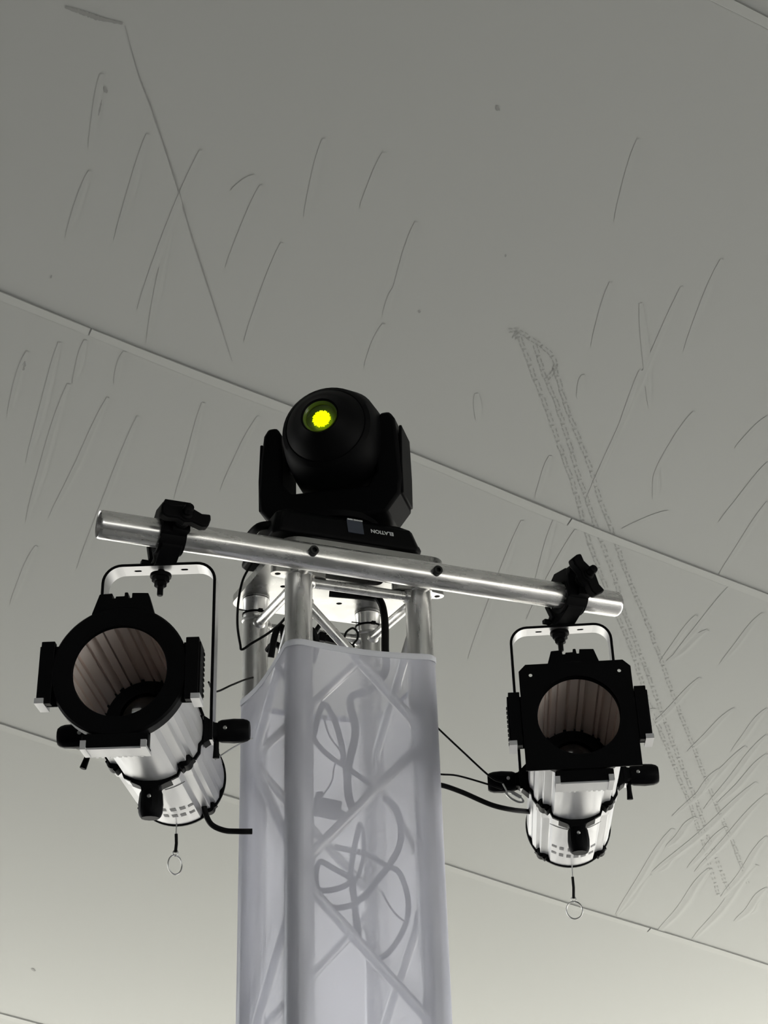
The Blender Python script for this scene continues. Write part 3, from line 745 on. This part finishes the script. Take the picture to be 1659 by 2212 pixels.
cable('power_cable', 'black cable looping from the rear of the left spotlight into the cover',
      [q(440, 1735, .16), q(445, 1760, .16), q(458, 1782, .15), q(485, 1794, .14), q(515, 1796, .12), q(545, 1796, .11)], .0050)
cable('safety_wire', 'thin steel safety wire between the left spotlight and the truss, upper one',
      [V((-.17, -.02, -.23)), q(465, 1494, .05), q(500, 1480, .10), q(530, 1468, .18), q(560, 1460, .25)], .0018, M_RUBBER, cat='wire')
cable('safety_wire', 'thin wire from the left spotlight pivot into the cover, lower one',
      [q(465, 1640, .02), q(480, 1630, .04), q(500, 1617, .07), q(522, 1605, .12), q(545, 1595, .16)], .0013, M_STEEL, cat='wire')
cable('safety_wire', 'thin straight wire from the cover down to the right spotlight bracket',
      [q(925, 1552, .06), q(948, 1575, .06), q(1000, 1624, .02), q(1058, 1677, -.01), q(1085, 1690, -.01)], .0018, M_RUBBER, cat='wire')
cable('safety_wire', 'thin sagging wire from the cover to the right spotlight knob',
      [q(935, 1672, .06), q(957, 1673, .06), q(990, 1676, .03), q(1050, 1693, -.01), q(1085, 1705, -.01)], .0018, M_RUBBER, cat='wire')
cable('signal_cable', 'thin black cable bowing out from the crossbar down past the rear left leg',
      [q(552, 1205, .12), q(545, 1216, .12), q(525, 1252, .14), q(515, 1300, .15), q(513, 1350, .16), q(519, 1392, .17), q(523, 1403, .17), q(545, 1389, .16), q(575, 1371, .13), q(600, 1352, .10), q(620, 1330, .07), q(645, 1295, .06)], .0024)
# bundle of cables tied in the top of the tower
for i, (lab, pts, r) in enumerate((
    ('black cable loop bunched between the front and rear left legs', [q(585, 1420, .12), q(592, 1380, .11), q(600, 1358, .11), q(611, 1358, .10), q(612, 1400, .09), q(600, 1440, .09), q(625, 1470, .10)], .0062),
    ('black cable running beside the tied loop behind the front left leg', [q(578, 1405, .16), q(590, 1392, .14), q(606, 1400, .13), q(612, 1440, .12), q(630, 1490, .11)], .0058),
    ('black cable showing just right of the front left leg', [q(676, 1430, .12), q(684, 1395, .12), q(680, 1372, .12), q(672, 1362, .12), q(668, 1400, .12)], .0060),
    ('black cable crossing up behind the front diagonal brace', [q(676, 1372, .15), q(684, 1360, .15), q(692, 1348, .15), q(700, 1334, .15)], .0045),
    ('thin black cable loop beside the rear right leg', [q(742, 1385, .15), q(748, 1366, .15), q(762, 1357, .15), q(772, 1366, .15), q(772, 1380, .15), q(762, 1395, .15), q(770, 1410, .15)], .0022),
    ('black cable lying level behind the cover edge', [q(690, 1386, .14), q(705, 1377, .14), q(720, 1381, .14), q(742, 1387, .14), q(757, 1396, .14), q(764, 1412, .14)], .0052),
    )):
    cable('signal_cable', lab, pts, r)
mb = MB(); p = q(722, 1384, .13); mb.box(p, (.042, .014, .013), Matrix.Rotation(.12, 3, 'Y')); mb.box(p + V((-.026, 0, .003)), (.014, .018, .018), Matrix.Rotation(.12, 3, 'Y'))
mb.box(p + V((.03, 0, -.008)), (.02, .012, .012), Matrix.Rotation(.5, 3, 'Y'))
o = mb.build('cable_connector', M_PLAST, None, T, bevel=.002); tag(o, 'black plug connector tied above the cover edge inside the tower', 'connector')
# cables and a plug box seen as silhouettes through the front of the cover
sil = [
    ('cable silhouette curving down from the brace behind the cloth', [(703, 1520), (722, 1555), (737, 1605), (746, 1660), (752, 1710), (765, 1750)], .0052),
    ('cable silhouette slanting right behind the cloth below the left leg', [(672, 1570), (683, 1604), (720, 1640), (745, 1655), (780, 1680), (800, 1695)], .0045),
    ('cable silhouette joining the top brace and the left leg behind the cloth', [(700, 1515), (688, 1545), (678, 1585), (668, 1600)], .0052),
    ('thin wire silhouette drooping to the plug box behind the cloth', [(698, 1545), (712, 1590), (735, 1622), (735, 1642), (722, 1655), (716, 1690), (690, 1727)], .0015),
    ('long oval cable loop silhouette in the lower cloth', [(725, 1830), (790, 1845), (835, 1870), (862, 1885), (880, 1935), (878, 1990), (850, 2045), (815, 2072), (785, 2055), (772, 2020), (765, 1950), (758, 1880), (772, 1800), (778, 1780)], .0050),
    ('right hand cable loop silhouette in the cloth', [(830, 1725), (855, 1745), (866, 1785), (862, 1830), (840, 1870), (812, 1905), (790, 1935), (770, 1945)], .0058),
    ('cable silhouette forming the left tied bow in the cloth', [(770, 1895), (735, 1918), (690, 1922), (682, 1890), (692, 1862), (720, 1876), (758, 1896)], .0050),
    ('lower bow cable silhouette in the cloth', [(686, 1935), (710, 1958), (740, 1960), (770, 1950), (785, 1935)], .0050),
    ('inner strand silhouette down the middle of the cloth', [(783, 1785), (786, 1840), (775, 1890), (765, 1905), (770, 1960), (778, 2030)], .0035),
    ('thin wire silhouette right of the cloth centre', [(825, 1925), (840, 1955), (860, 1980), (880, 1992)], .0018)]
for CI, (lab, pts, r) in enumerate(sil):
    CD = .006 + .011 * (CI % 5)
    cable('hidden_cable', lab, [q(x, y, CD + .010 * (i % 2)) for i, (x, y) in enumerate(pts)], r)
mb = MB(); p = q(704, 1746, .025); mb.box(p, (.050, .024, .030), Matrix.Rotation(.12, 3, 'Y')); mb.box(p + V((.034, 0, -.008)), (.030, .008, .007), Matrix.Rotation(.6, 3, 'Y')); mb.box(p + V((-.012, 0, .018)), (.012, .012, .02))
o = mb.build('plug_box', M_PLAST, None, T, bevel=.003); tag(o, 'dark plug box silhouette behind the cloth near the left leg', 'plug')
